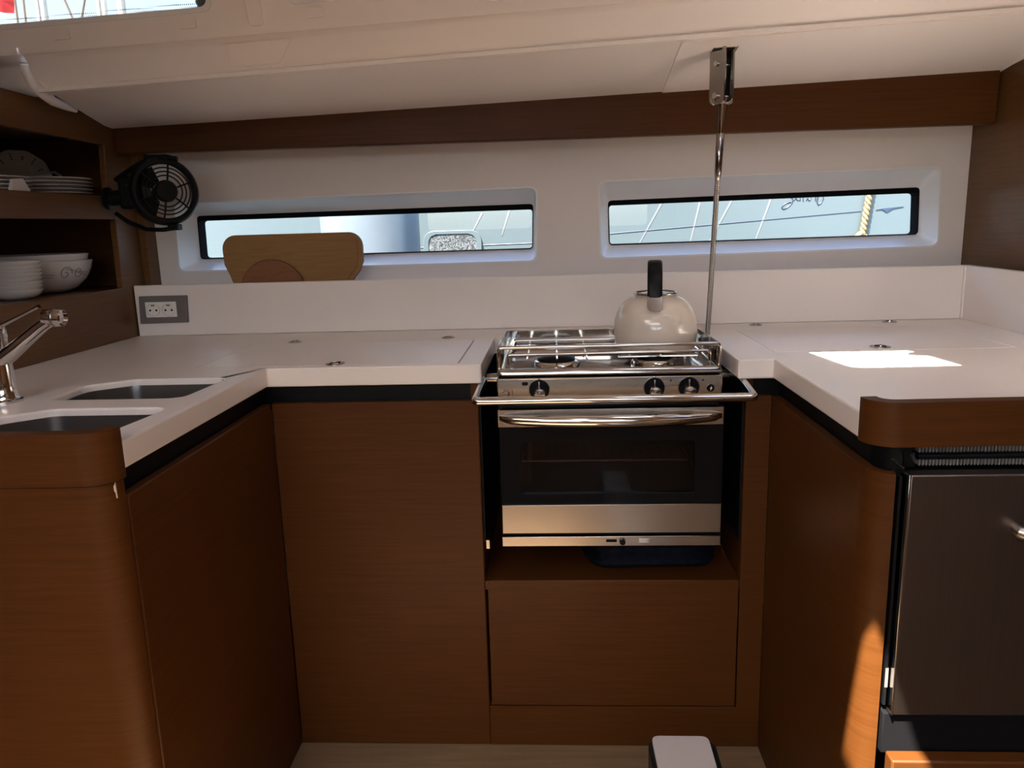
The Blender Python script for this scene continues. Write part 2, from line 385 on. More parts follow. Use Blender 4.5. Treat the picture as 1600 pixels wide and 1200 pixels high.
# raised moulding left of the second window, tabs below the windows, shallow plate
for x, zc in ((-1.045,.075),(-.765,.074),(-.487,.076),(-.112,.076)):
    obj('clip', prism(BM(), rrect(x-.019, x+.019, .006, .024, .003, 3), [], lambda u, v, ww: band(u, v, ww), -0.005, 0.0), 'liner', wu, bevel=.0015)
def face(u, v, ww): t = v/0.045; return coach(u, 1.792 - .024*t + ww, .017 + v)
obj('cover_plate', prism(BM(), rquad([(-.70,.003),(-.592,.003),(-.555,.045),(-.695,.045)], [.008,.008,.002,.002], 4), [], face, -0.006, 0.0), 'liner', wu, bevel=.002)
obj('rib', prism(BM(), rquad([(-.632,.0),(-.60,.0),(-.61,.19),(-.64,.19)], .01, 3), [], band, -0.007, 0.0), 'liner', wu, bevel=.004)
obj('corner_fold', tube(BM(), [(-1.168,1.794,.668),(-1.170,1.797,.655),(-1.166,1.803,.628),(-1.160,1.825,.609),(-1.170,1.868,.601),(-1.177,1.934,.597),(-1.180,1.975,.594)], [.016,.016,.015,.013,.011,.009,.005], 16), 'liner', wu, smooth=60)
obj('corner_fold', tube(BM(), [(-1.150,1.784,.666),(-1.150,1.790,.655),(-1.143,1.797,.630),(-1.130,1.801,.616)], [.010,.010,.009,.006], 14), 'liner', wu, smooth=60)
for k in range(2):
    wv = struct('window_%d' % (k+3), prism(BM(), [p for p in rrect(*([(-1.626,-.706),(-.551,.626)][k]), .034, .141, .026)], [rrect(*([(-1.616,-.716),(-.541,.616)][k]), .044, .131, .020)], band, -0.0025, 0.008), 'frame')
    wv['label'] = ['upper left coachroof window showing sky and masts', 'upper middle coachroof window, only its lower corner in view'][k]
    a, b_ = [(-1.618,-.714),(-.543,.618)][k]
    obj('pane', prism(BM(), rrect(a, b_, .042, .133, .021), [], band, 0.006, 0.010), 'tint', wv, smooth=0)
    obj('frit_band', prism(BM(), rrect(a+.01, b_-.01, .043, .056, .004, 3), [], band, 0.0105, 0.0110), 'frit', wv, smooth=0)
# short white lip above the right bulkhead
obj('bulkhead_lip', tube(BM(), [(1.156, 2.16, .650),(1.152,2.05,.658),(1.150,1.9,.668),(1.150,1.80,.69)], .010, 10), 'liner', dk)

# ================================================================== worktops
SINK_A = rquad([(-.912,1.318),(-.665,1.318),(-.655,1.503),(-.850,1.503),(-.918,1.445)], [.012,.035,.03,.04,.05], 6)
SINK_B = rquad([(-.912,1.052),(-.670,1.052),(-.650,1.246),(-.852,1.246),(-.918,1.185)], [.03,.035,.03,.04,.05], 6)
LID_L = [(-.780,1.622),(-.205,1.622),(-.205,1.963),(-.780,1.963)]
LID_R = [(.476,1.685),(.978,1.685),(.978,2.06),(.476,2.06)]
def inset(L, d):
    cx = sum(p[0] for p in L)/len(L); cy = sum(p[1] for p in L)/len(L)
    return [(p[0]+(d if p[0] < cx else -d), p[1]+(d if p[1] < cy else -d)) for p in L]
def ring_pull(parent, x, y, r=.020, ang=0.0):
    p = obj('ring_pull', lathe(BM(), [(0.0,-.0005),(r,-.0005),(r,.0018),(r*.86,.0024),(r*.80,.0012),(0.0,.0012)], (x,y,0), seg=28), 'steel', parent)
    obj('finger_hole', lathe(BM(), [(0,.0013),(r*.60,.0013),(r*.60,.0016),(0,.0016)], (x+.003,y,0), seg=24), 'blackgloss', p)
    bm = BM(); tube(bm, [(x+r*.68*math.cos(t), y+r*.68*math.sin(t), 0.0022) for t in [2*PI*i/20 for i in range(20)]], .0012, 8, True)
    obj('ring', bm, 'chrome', p)
top_l = thing('worktop', 'white L-shaped worktop with two sink cut-outs and a lift-up lid, left of the cooker', 'worktop', (-.8,1.6,0))
outl = [(-1.30,1.008),(-.640,1.008),(XL,1.032),(XL,YF),(-.155,YF),(-.155,YB+.002),(-1.215,YB+.002),(-1.30,1.55)]
obj('slab', prism(BM(), outl, [SINK_A, SINK_B, LID_L], XY, -.041, 0.0), 'corian', top_l, bevel=.0035, smooth=0)
obj('lid', prism(BM(), inset(LID_L, .0016), [], XY, -.03, 0.0002), 'corian', top_l, bevel=.0012)
for x, y, r in ((-.679,1.985,.017),(-.278,2.006,.017),(-.476,1.640,.021)): ring_pull(top_l, x, y, r)
obj('wall_lip', prism(BM(), [(-1.222,YB),(-1.206,YB),(-1.262,1.70),(-1.30,1.40),(-1.318,1.40),(-1.278,1.70)], [], XY, 0.0, .006), 'corian', top_l, bevel=.0015)
obj('rear_ledge', box(BM(), -.156, .379, 1.990, YB+.002, -.041, -.0002), 'corian', top_l, smooth=0)
top_r = thing('worktop', 'white worktop with a lift-up lid and a patch of sun, right of the cooker', 'worktop', (.75,1.7,0))
outr = [(.378,YF),(XR,YF),(XR,1.143),(.478,1.118),(1.155,1.135),(1.155,YB+.002),(.378,YB+.002)]
obj('slab', prism(BM(), outr, [LID_R], XY, -.041, 0.0), 'corian', top_r, bevel=.0035, smooth=0)
obj('lid', prism(BM(), inset(LID_R, .0005), [], XY, -.03, 0.0002), 'corian', top_r, bevel=.0012)
for x, y, r in ((.546,2.128,.017),(.903,2.135,.018),(.712,1.722,.022)): ring_pull(top_r, x, y, r)

sp = thing('splashback', 'long white upstand along the back of the worktops', 'splashback', (0,YB,0))
obj('back_panel', prism(BM(), [(-1.197,0.0),(1.118,0.0),(1.118,.145),(-1.197,.145)], [], XZ, YB, YB+.014), 'corian', sp, bevel=.002)
obj('side_return', prism(BM(), [(1.20,0.0),(YB+.012,0.0),(YB+.012,.145),(1.20,.136)], [], YZ, 1.106, 1.122), 'corian', sp, bevel=.002)
obj('cove', tube(BM(), [(1.108,YB-.003,0.003),(1.108,YB-.003,.142)], .006, 8), 'corian', sp)
obj('storage_ledge', box(BM(), -1.19, 1.15, YB+.014, YW, .0, .012), 'wallwhite', sp)

# ------------------------------------------------------------------ sinks
def sink(name, L, label):
    t = thing(name, label, 'sink', (sum(p[0] for p in L)/len(L), sum(p[1] for p in L)/len(L), -.16))
    loops = []
    for z, d in ((-.0125,.0012),(-.014,.0014),(-.09,.006),(-.135,.014),(-.150,.034),(-.153,.06)):
        cx = sum(p[0] for p in L)/len(L); cy = sum(p[1] for p in L)/len(L)
        loops.append([(cx+(p[0]-cx)*(1-d/.13), cy+(p[1]-cy)*(1-d/.10), z) for p in L])
    b = obj('basin', loft(BM(), loops, False, True), 'sink', t, smooth=50)
    cx, cy, _ = t.location
    obj('drain', lathe(BM(), [(0,-.1525),(.030,-.1525),(.032,-.1505),(.026,-.149),(.02,-.151),(0,-.151)], (cx,cy,0)), 'chrome', t)
    return t
sink('sink', SINK_A, 'stainless sink basin farther from the camera, nearer the outlet')
sink('sink', SINK_B, 'stainless sink basin nearest the camera behind the wooden rail')

# ------------------------------------------------------------------ faucet
fa = thing('faucet', 'chrome single-lever mixer tap at the left edge beside the sinks', 'faucet', (-.982,1.31,0))
obj('body', lathe(BM(), [(.027,0),(.027,.004),(.0235,.006),(.0215,.012),(.0205,.03),(.0185,.06),(.017,.09),(.0165,.112),(.0172,.118),(.0165,.128),(.010,.134),(0,.135)], (-.982,1.31,0)), 'chrome', fa)
sect = []
def flat_bar(path, wd, th):
    bm = BM(); loops = []
    for i, (x, z) in enumerate(path):
        a = path[max(i-1,0)]; b = path[min(i+1,len(path)-1)]
        d = Vector((b[0]-a[0], b[1]-a[1])).normalized(); nrm = (-d.y, d.x); w2, t2 = wd[i]/2, th[i]/2
        ring = []
        for k in range(16):
            t = 2*PI*k/16; cx = abs(math.cos(t))**.6*math.copysign(1, math.cos(t)); sx = abs(math.sin(t))**.6*math.copysign(1, math.sin(t))
            ring.append((x+nrm[0]*t2*sx, 1.31+w2*cx, z+nrm[1]*t2*sx))
        loops.append(ring)
    return loft(bm, loops, True, True)
obj('spout', flat_bar([(-.986,.072),(-.965,.085),(-.945,.099),(-.915,.121),(-.895,.135),(-.880,.143)], [.034,.034,.032,.028,.026,.025], [.030,.027,.024,.021,.019,.018]), 'chrome', fa, smooth=60)
hd = obj('spray_head', lathe(BM(), [(.010,-.012),(.0145,-.010),(.0155,.0),(.0155,.012),(.0145,.022),(.012,.024),(.012,.020),(0,.020)], (-.878,1.31,.149), (.93,0,-.05), 24), 'chrome', fa)
obj('collar', lathe(BM(), [(.0158,.006),(.0162,.007),(.0162,.0095),(.0158,.0105)], (-.878,1.31,.149), (.93,0,-.05), 24, None, False), 'steel', hd)
obj('cartridge', lathe(BM(), [(.0165,.105),(.0168,.128),(.014,.137),(0,.138)], (-.982,1.31,0)), 'chrome', fa)
obj('lever', flat_bar([(-.984,.131),(-.96,.141),(-.93,.154),(-.905,.165),(-.896,.169)], [.012,.011,.009,.008,.010], [.008,.006,.005,.005,.006]), 'chrome', fa, smooth=60)
# ------------------------------------------------------------------ wooden rails (fiddles) at the worktop ends
def arc(c, rx, ry, a0, a1, n): return [(c[0]+rx*math.cos(math.radians(a0+(a1-a0)*i/n)), c[1]+ry*math.sin(math.radians(a0+(a1-a0)*i/n))) for i in range(n+1)]
def offset(path, d):
    out = []
    for i, p in enumerate(path):
        a, b = Vector(path[max(i-1,0)]), Vector(path[min(i+1,len(path)-1)]); t = (b-a).normalized()
        out.append((p[0]-t.y*d, p[1]+t.x*d))
    return out
def curved_board(path, d, z0, z1):
    return prism(BM(), path + offset(path, d)[::-1], [], XY, z0, z1)
pl = [(XL,1.034)] + arc((XL-.044,1.030), .044, .040, 0, -90, 10)[1:] + [(-.80,.9885),(-1.30,.986)]
ra = curved_board(pl, -.024, -.053, .022)
tag(obj('counter_rail', ra, 'wood', None, bevel=.003), 'curved wooden rail at the end of the sink worktop', 'rail')
pr_ = [(XR,1.146)] + arc((XR+.045,1.143), .045, .043, 180, 270, 10)[1:] + [(.70,1.106),(1.155,1.118)]
tag(obj('counter_rail', curved_board(pr_, .024, -.044, .022), 'wood', None, bevel=.003), 'curved wooden rail over the fridge at the end of the right worktop', 'rail')

# ================================================================== cabinets
# sink cabinet
cab = thing('base_cabinet', 'dark wooden base cabinet below the sinks with a rounded end panel', 'cabinet', (-.95,1.3,ZF))
obj('side_panel', box(BM(), -.636, -.618, 1.036, YP, ZF, -.081), 'wood', cab, bevel=.003)
pe = [(-.6185,1.033)] + arc((-.6185-.042,1.033), .042, .038, 0, -90, 10)[1:] + [(-.80,.9925),(-1.30,.990)]
obj('end_panel', curved_board(pe, -.018, ZF, -.054), 'wood', cab, bevel=.0015)
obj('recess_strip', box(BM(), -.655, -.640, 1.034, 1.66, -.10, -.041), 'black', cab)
obj('worn_corner', prism(BM(), [(-.6265,-.066),(-.6215,-.0545),(-.6208,-.078),(-.6222,-.078),(-.6228,-.069)], [], XZ, 1.014, 1.016), 'raw', cab)
# corner cabinet left of the cooker
cc = thing('base_cabinet', 'plain wooden cabinet front between the sink cabinet and the cooker', 'cabinet', (-.39,1.63,ZF))
obj('front_panel', box(BM(), -.618, -.165, YP, YP+.018, ZF, -.081), 'wood', cc, bevel=.003)
obj('end_post', box(BM(), -.178, -.165, YP+.001, YP+.02, -.081, -.041), 'wood', cc)
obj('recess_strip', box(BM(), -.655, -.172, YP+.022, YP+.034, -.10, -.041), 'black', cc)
# cooker bay
bay = thing('cooker_bay', 'wooden cooker bay with a flush drawer front below the oven', 'cabinet', (.12,1.75,ZF))
obj('bay_side', box(BM(), -.183, -.165, YP+.018, 2.16, ZF, -.041), 'wood', bay)
obj('bay_side', box(BM(), .400, .418, YP+.018, 2.16, ZF, -.041), 'wood', bay)
for x0_, x1_ in ((-.1652,-.1612),(.3962,.4002)):
    obj('black_lining', box(BM(), x0_, x1_, 1.630, 2.15, -.41, -.041), 'black', bay)
obj('bay_back', box(BM(), -.165, .400, 2.14, 2.16, ZF, -.041), 'oven', bay)
obj('bay_floor', box(BM(), -.165, .400, YP+.003, 2.14, -.520, -.500), 'wood', bay)
obj('drawer_front', box(BM(), -.1600, .3980, YP, YP+.018, -.809, -.497), 'wood', bay, bevel=.002)
obj('kick_panel', prism(BM(), [(-.165,ZF),(.453,ZF),(.453,-.081),(.4005,-.081),(.4005,-.8115),(-.1625,-.8115),(-.165,-.8115)], [], XZ, YP, YP+.018), 'wood', bay, bevel=.001)
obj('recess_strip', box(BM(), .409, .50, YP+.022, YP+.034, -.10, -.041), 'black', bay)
obj('end_post', box(BM(), .4005, .4090, YP+.001, YP+.02, -.081, -.041), 'wood', bay)
obj('catch', box(BM(), -.160, -.153, 1.628, 1.640, -.425, -.405), 'steel', bay)
# fridge cabinet
fc = thing('base_cabinet', 'wooden cabinet side with a rounded corner, right of the cooker', 'cabinet', (.6,1.35,ZF))
pp = [(.453,YP),(.453,1.30),(.453,1.140)] + arc((.453+.038,1.140), .038, .050, 180, 262, 10)[1:]
obj('side_panel', curved_board(pp, .018, ZF, -.081), 'wood', fc, bevel=.002)
pb = [(.474,YP+.02),(.474,1.30),(.474,1.160)] + arc((.474+.038,1.160), .038, .040, 180, 262, 8)[1:]
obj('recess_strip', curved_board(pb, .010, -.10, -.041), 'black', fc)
df = obj('drawer_front', box(BM(), .4935, 1.10, 1.052, 1.078, ZF, -.517), 'wood', fc, bevel=.003)
obj('plinth', box(BM(), .4915, 1.10, 1.088, 1.30, -.530, -.461), 'gasket', fc, bevel=.002)

# ------------------------------------------------------------------ fridge
fr = thing('fridge', 'built-in fridge with a dark stainless door under the right worktop', 'fridge', (.80,1.2,-.461))
obj('housing', box(BM(), .4905, 1.12, 1.112, 1.55, -.458, -.083), 'blackrub', fr)
dr = obj('door', box(BM(), .5010, 1.09, 1.079, 1.104, -.4585, -.0785), 'steel_d', fr, bevel=.002)
obj('edge_strip', box(BM(), .4985, .5012, 1.078, 1.106, -.4585, -.0780), 'chrome', dr, bevel=.0006)
h = obj('handle', tube(BM(), [(.655,1.079,-.160),(.652,1.064,-.160),(.668,1.056,-.165),(.72,1.052,-.166),(.80,1.052,-.166)], [.010,.011,.011,.010,.010], 12), 'steel', dr, smooth=60)
hs = obj('hinge_bar', box(BM(), .4915, .4955, 1.0925, 1.111, -.45, -.085), 'blackrub', fr)
obj('latch_plate', box(BM(), .4920, .4965, 1.092, 1.094, -.420, -.388), 'greyplate', fr)
vent = obj('condenser', tube(BM(), [(.525,1.118,-.062),(1.08,1.118,-.062)], .0055, 10), 'blackgloss', fr)
bm = BM()
for i in range(110):
    x = .529 + i*.0049
    box(bm, x, x+.0012, 1.120, 1.150, -.0575, -.0445); box(bm, x, x+.0012, 1.117, 1.150, -.0765, -.066)
obj('condenser_fins', bm, 'finalu', vent, smooth=0, kind='stuff')
obj('condenser_back', box(BM(), .500, 1.10, 1.152, 1.16, -.083, -.041), 'blackgloss', fr)
obj('bracket', prism(BM(), rquad([(.500,-.046),(.521,-.046),(.515,-.060),(.524,-.078),(.508,-.078),(.506,-.060)], .003, 3), [], XZ, 1.116, 1.124), 'blackrub', fr)
obj('bracket', tube(BM(), [(.487,1.150,-.060),(.494,1.128,-.068),(.503,1.105,-.0775)], .0022, 8), 'steel', fr)

# ================================================================== cooker
x0, x1 = -.123, .347
ck = thing('cooker', 'stainless marine gas cooker with an oven, hung in the wooden bay', 'cooker', (.112,1.75,-.41))
bm = BM()
box(bm, x0+.004, x0+.010, 1.612, 1.905, -.40, -.03); box(bm, x1-.010, x1-.004, 1.612, 1.905, -.40, -.03)
box(bm, x0+.010, x1-.010, 1.895, 1.905, -.40, -.03); box(bm, x0+.010, x1-.010, 1.612, 1.895, -.40, -.392); box(bm, x0+.010, x1-.010, 1.622, 1.895, -.10, -.095)
obj('oven_body', bm, 'oven', ck)
obj('control_panel', box(BM(), x0, x1, 1.598, 1.622, -.089, -.031), 'steel', ck, bevel=.003)
# hob tray with rolled lip
def tray_loop(d, z): return [(u, v, z) for u, v in rrect(x0+d, x1-d, 1.598+d, 1.903-d, .012, 4)]
obj('hob_tray', loft(BM(), [tray_loop(.006,-.0305), tray_loop(.0,-.026), tray_loop(.0,-.020), tray_loop(.003,-.0135), tray_loop(.008,-.012), tray_loop(.013,-.014), tray_loop(.020,-.026), tray_loop(.03,-.0285)], True, True), 'hob', ck, smooth=50)
obj('back_panel', box(BM(), x0+.003, x1-.003, 1.897, 1.900, -.030, .030), 'chrome', ck, bevel=.001)
for xx in (x0+.003, x1-.006):
    s = obj('side_panel', prism(BM(), [(1.632,-.020),(1.90,-.020),(1.90,.030),(1.632,.034)], [], YZ, xx, xx+.003), 'chrome', ck, bevel=.0008)
    for yy in (1.66, 1.70):
        obj('slot_clip', tube(BM(), [(xx+(.005 if xx < 0 else -.002),yy,-.01),(xx+(.006 if xx < 0 else -.003),yy,.018),(xx+(.006 if xx < 0 else -.003),yy+.018,.018),(xx+(.005 if xx < 0 else -.002),yy+.018,-.01)], .0016, 6), 'chrome', s)
def fillet(pts, r=.010, n=5):
    out = [Vector(pts[0])]
    for i in range(1, len(pts)-1):
        p, a, b = Vector(pts[i]), Vector(pts[i-1]), Vector(pts[i+1])
        q0 = p+(a-p).normalized()*r; q1 = p+(b-p).normalized()*r
        for k in range(n+1):
            s_ = k/n; out.append(q0*(1-s_)**2+p*2*s_*(1-s_)+q1*s_*s_)
    out.append(Vector(pts[-1])); return out
obj('fiddle_rail', tube(BM(), fillet([(-.119,1.63,-.014),(-.117,1.606,-.014),(-.117,1.606,.033),(.340,1.606,.034),(.340,1.606,-.014),(.342,1.63,-.014)], .009), .0042, 10), 'chrome', ck, smooth=60)
obj('fiddle_rail', tube(BM(), fillet([(-.100,1.634,-.018),(-.100,1.634,.013),(.326,1.634,.0145),(.326,1.634,-.018)], .008), .0036, 10), 'chrome', ck, smooth=60)
obj('fiddle_rail', tube(BM(), fillet([(-.098,1.885,-.018),(-.098,1.885,.006),(.324,1.885,.006),(.324,1.885,-.018)], .008), .0036, 10), 'chrome', ck, smooth=60)
obj('fiddle_rail', tube(BM(), [(-.10,1.855,-.008),(.325,1.855,-.008)], .0050, 10), 'chrome', ck)
obj('fiddle_rail', tube(BM(), [(-.10,1.795,-.010),(.10,1.795,-.010)], .0035, 10), 'chrome', ck)
for xx in (-.098, .322):
    obj('fiddle_rail', tube(BM(), [(xx,1.634,.010),(xx,1.885,.004)], .0032, 8), 'chrome', ck)
for bx, by, br in ((.003,1.735,.050), (.222,1.735,.046)):
    b = obj('burner', lathe(BM(), [(br+.006,-.0285),(br+.004,-.022),(br,-.017),(br-.006,-.015),(br-.012,-.018),(0,-.018)], (bx,by,0)), 'chrome', ck, smooth=60)
    obj('burner_cap', lathe(BM(), [(br-.008,-.018),(br-.007,-.011),(br-.013,-.006),(0,-.005)], (bx,by,0)), 'blackrub', b, smooth=50)
# pan support under the kettle
for xx in (.165,.233,.300): obj('pan_support', tube(BM(), [(xx,1.70,-.0035),(xx,1.885,-.0035)], .0026, 8), 'chrome', ck)
obj('pan_support', tube(BM(), [(.140,1.70,-.0055),(.324,1.70,-.0055)], .0026, 8), 'chrome', ck)
for xx in (-.06,.005,.07): obj('pan_support', tube(BM(), [(xx,1.672,-.0045),(xx,1.885,-.0045)], .0022, 8), 'chrome', ck)
# knobs
for kx in (-.0335, .206, .277):
    k = obj('knob', lathe(BM(), [(.0215,0),(.0215,.004),(.020,.006),(0,.006)], (kx,1.598,-.0555), (0,-1,0), 32), 'blackgloss', ck)
    obj('knob_grip', lathe(BM(), [(.0135,.005),(.0125,.020),(.0105,.024),(0,.025)], (kx+.001,1.598,-.062), (0,-1,0), 24), 'chrome', k)
    obj('pointer', box(BM(), kx-.0016, kx+.0016, 1.588, 1.592, -.052, -.0375), 'chrome', k, bevel=.0008)
    obj('index_mark', lathe(BM(), [(0,0),(.0028,0),(.0022,.002),(0,.0025)], (kx,1.598,-.0330), (0,-1,0), 12), 'chrome', ck)
ig = obj('igniter_button', lathe(BM(), [(.0078,0),(.0078,.003),(.006,.005),(0,.005)], (.322,1.598,-.058), (0,-1,0), 20), 'blackgloss', ck)
obj('igniter_mark', prism(BM(), [(.3235,-.0535),(.3200,-.0585),(.3220,-.0585),(.3205,-.0625),(.3245,-.0570),(.3225,-.0570)], [], XZ, 1.5922, 1.5932), 'whiteplastic', ig)
obj('badge', lathe(BM(), [(0,0),(.0068,0),(.0068,.0015),(0,.0018)], (-.0635,1.598,-.0425), (0,-1,0), 20, wob=lambda t: -.45*abs(math.sin(t))**2), 'blackrub', ck)
bm = BM()
for pts in ([(-.1085,-.056),(-.1055,-.054),(-.1045,-.058),(-.108,-.060),(-.1115,-.060)], [(-.1015,-.054),(-.1005,-.059)], [(-.099,-.058),(-.099,-.0685)], [(-.0945,-.0595),(-.0985,-.064),(-.0945,-.068)], [(-.0910,-.055),(-.0900,-.066)]):
    tube(bm, [(x, 1.5975, z) for x, z in pts], .0007, 6)
obj('panel_marking', bm, 'blackrub', ck)
for dx in (.240, .306): obj('panel_dot', lathe(BM(), [(0,0),(.0020,0),(.0020,.001),(0,.001)], (dx,1.598,-.041), (0,-1,0), 10), 'blackrub', ck)
# oven door
door = obj('oven_door', prism(BM(), [(x0+.002,-.381),(x1+.005,-.381),(x1+.005,-.098),(x0+.002,-.098)], [rrect(-.078,.293,-.287,-.172,.006,3)], XZ, 1.600, 1.612), 'blackgloss', ck, bevel=.001)
obj('top_strip', box(BM(), x0, x1+.003, 1.594, 1.602, -.136, -.0985), 'steel', door, bevel=.001)
bm = BM(); loops = []
for i in range(33):
    t = i/32; x = x0+.004 + (x1-x0-.005)*t; e = math.sin(PI*t)**.45; yc = 1.594 - .026*e
    hz = .0055 + .0085*e; hy = .004 + .008*e; zc = -.1155 - .0030*e
    loops.append([(x, yc+hy*math.cos(a), zc+hz*math.sin(a)) for a in [2*PI*k/16 for k in range(16)]])
obj('door_handle', loft(bm, loops, True, True), 'chrome', door, smooth=60)
obj('door_glass', box(BM(), -.082, .297, 1.606, 1.609, -.291, -.168), 'ovenglass', door, smooth=0)
obj('bottom_strip', box(BM(), x0+.003, x1+.003, 1.595, 1.602, -.376, -.311), 'steel', door, bevel=.001)
rk = obj('oven_rack', tube(BM(), fillet([(-.075,1.66,-.232),(.29,1.66,-.232),(.29,1.88,-.232),(-.075,1.88,-.232),(-.075,1.66,-.232)], .01), .0026, 8), 'chrome', ck)
for i in range(17):
    x = -.062+i*.0212; obj('rack_wire', tube(BM(), [(x,1.66,-.232),(x,1.88,-.232)], .0015, 6), 'chrome', rk)
for xx in (-.085,.303):
    for zz in (-.19,-.232,-.262): obj('shelf_runner', tube(BM(), [(xx,1.63,zz),(xx,1.88,zz)], .0022, 6), 'chrome', rk)
obj('burner_tube', tube(BM(), [(-.06,1.66,-.17),(-.058,1.67,-.23),(-.062,1.67,-.285)], .005, 8), 'steel', ck)
rl = obj('lower_rail', box(BM(), x0+.001, x1+.004, 1.596, 1.612, -.407, -.384), 'steel', ck, bevel=.0015)
obj('rail_slot', box(BM(), .105, .128, 1.5952, 1.5962, -.397, -.391), 'blackgloss', rl)
obj('lock_knob', lathe(BM(), [(.0065,0),(.0065,.006),(.005,.008),(0,.008)], (.140,1.596,-.396), (0,-1,0), 18), 'blackgloss', rl)
obj('slider', box(BM(), .176, .198, 1.5945, 1.5962, -.3985, -.3905), 'chrome', rl)
# gimbal brackets between cooker and bay
for sx in (-1, 1):
    xx = (x0-.006) if sx < 0 else (x1+.006); wall = -.161 if sx < 0 else .396
    g = obj('gimbal_pivot', cyl(BM(), (xx, 1.75, -.06), (wall-.0005*sx, 1.75, -.06), .012, seg=18), 'steel', ck)
    obj('pivot_plate', prism(BM(), rquad([(1.62,-.075),(1.80,-.075),(1.80,-.035),(1.62,-.035)], .008, 3), [], YZ, min(wall-.004*sx, wall-.001*sx), max(wall-.004*sx, wall-.001*sx)), 'blackrub', g)

# crash bar
cb = thing('crash_bar', 'polished steel crash bar spanning the front of the cooker', 'bar', (.115,1.52,-.06))
obj('bar', tube(BM(), fillet([(-.155,1.640,-.044),(-.158,1.600,-.050),(-.162,1.522,-.062),(.393,1.522,-.062),(.392,1.600,-.050),(.390,1.640,-.044)], .007, 5), .0088, 14), 'chrome', cb, smooth=60)
for xx in (-.156,.391):
    obj('screw', cyl(BM(), (xx,1.645,-.041), (xx,1.648,-.041), .006, seg=12), 'steel', cb)

# folded cloth in the bay
bm = BM(); nu, nv = 40, 14; g = []
for i in range(nu):
    t = 2*PI*i/nu; row = []
    for j in range(nv):
        s_ = j/(nv-1); z = -.4995 + .075*s_
        bulge = (math.sin(PI*s_)**.5)*.020 + .012*math.sin(s_*9+math.cos(2*t)*1.3)
        rx = .135+bulge+.010*math.sin(3*t+2*s_); ry = .085+bulge+.012*math.sin(2*t+1)
        if j == nv-1: rx *= .8; ry *= .8
        row.append(bm.verts.new((.215+rx*math.copysign(abs(math.cos(t))**.7, math.cos(t)), 1.76+ry*math.copysign(abs(math.sin(t))**.8, math.sin(t)), max(-.4995, z-.010*math.cos(t)*s_))))
    g.append(row)
for i in range(nu):
    for j in range(nv-1): bm.faces.new((g[i][j], g[(i+1)%nu][j], g[(i+1)%nu][j+1], g[i][j+1]))
bm.faces.new([g[i][nv-1] for i in range(nu)]); bm.faces.new([g[i][0] for i in range(nu)][::-1])
tag(obj('folded_cloth', bm, 'navy', None, smooth=80), 'dark navy folded cloth lying in the bay under the oven', 'cloth')

# ================================================================== kettle
KX, KY, KZ = .232, 1.790, -.0008
kt = thing('kettle', 'cream enamel kettle with a black handle on the cooker', 'kettle', (KX,KY,KZ))
obj('body', lathe(BM(), [(0,0),(.087,0),(.090,.003),(.0925,.012),(.0942,.03),(.0945,.048),(.0930,.063),(.0890,.079),(.082,.093),(.072,.105),(.060,.1135),(.050,.1175),(.046,.1185)], (KX,KY,KZ), seg=56), 'enamel', kt, smooth=60)
ld = obj('lid', lathe(BM(), [(.045,.1165),(.045,.121),(.038,.125),(.02,.128),(0,.129)], (KX,KY,KZ), seg=40), 'enamel', kt, smooth=60)
bm = BM(); tube(bm, [(KX+.0475*math.cos(2*PI*i/40), KY+.0475*math.sin(2*PI*i/40), KZ+.1245) for i in range(40)], .0036, 10, True)
obj('rim_ring', bm, 'chrome', kt, smooth=60)
obj('lid_knob', lathe(BM(), [(.006,.131),(.005,.138),(.011,.143),(.011,.148),(0,.151)], (KX,KY,KZ), seg=24), 'blackrub', ld, smooth=60)
bm = BM(); loops = []
path = [(-.070,.108),(-.069,.125),(-.064,.150),(-.052,.173),(-.030,.187),(0,.192),(.030,.187),(.052,.173),(.064,.150),(.069,.125),(.070,.108)]
for i, (y, z) in enumerate(path):
    a = path[max(i-1,0)]; b = path[min(i+1,len(path)-1)]; d = Vector((b[0]-a[0], b[1]-a[1])).normalized(); nrm = (-d.y, d.x)
    ring = []
    for k in range(16):
        t = 2*PI*k/16; cx = abs(math.cos(t))**.5*math.copysign(1, math.cos(t)); sx = abs(math.sin(t))**.5*math.copysign(1, math.sin(t))
        ring.append((KX-.002+.0165*cx, KY+y+nrm[0]*.0075*sx, KZ+z+nrm[1]*.0075*sx))
    loops.append(ring)
KR = Matrix.Translation((KX,KY,0)) @ Matrix.Rotation(math.radians(-7.0), 4, 'Z') @ Matrix.Translation((-KX,-KY,0))
loft(bm, loops, True, True); bmesh.ops.transform(bm, matrix=KR, verts=bm.verts)
hn = obj('handle', bm, 'blackrub', kt, smooth=60)
for sy in (-1, 1):
    bm = prism(BM(), rquad([(KX-.0185,.093),(KX+.0145,.093),(KX+.0145,.124),(KX-.0185,.124)], [.012,.012,.002,.002], 5), [], lambda u, v, ww: (u, KY+sy*(.092-(v-.093)*.55+ww), KZ+v), -.012, .0)
    bmesh.ops.transform(bm, matrix=KR, verts=bm.verts); obj('handle_bracket', bm, 'rigsteel', hn, bevel=.005)
obj('spout', tube(BM(), [(KX+.03,KY+.07,KZ+.07),(KX+.045,KY+.095,KZ+.09),(KX+.05,KY+.105,KZ+.10)], [.02,.015,.013], 16), 'enamel', kt, smooth=60)

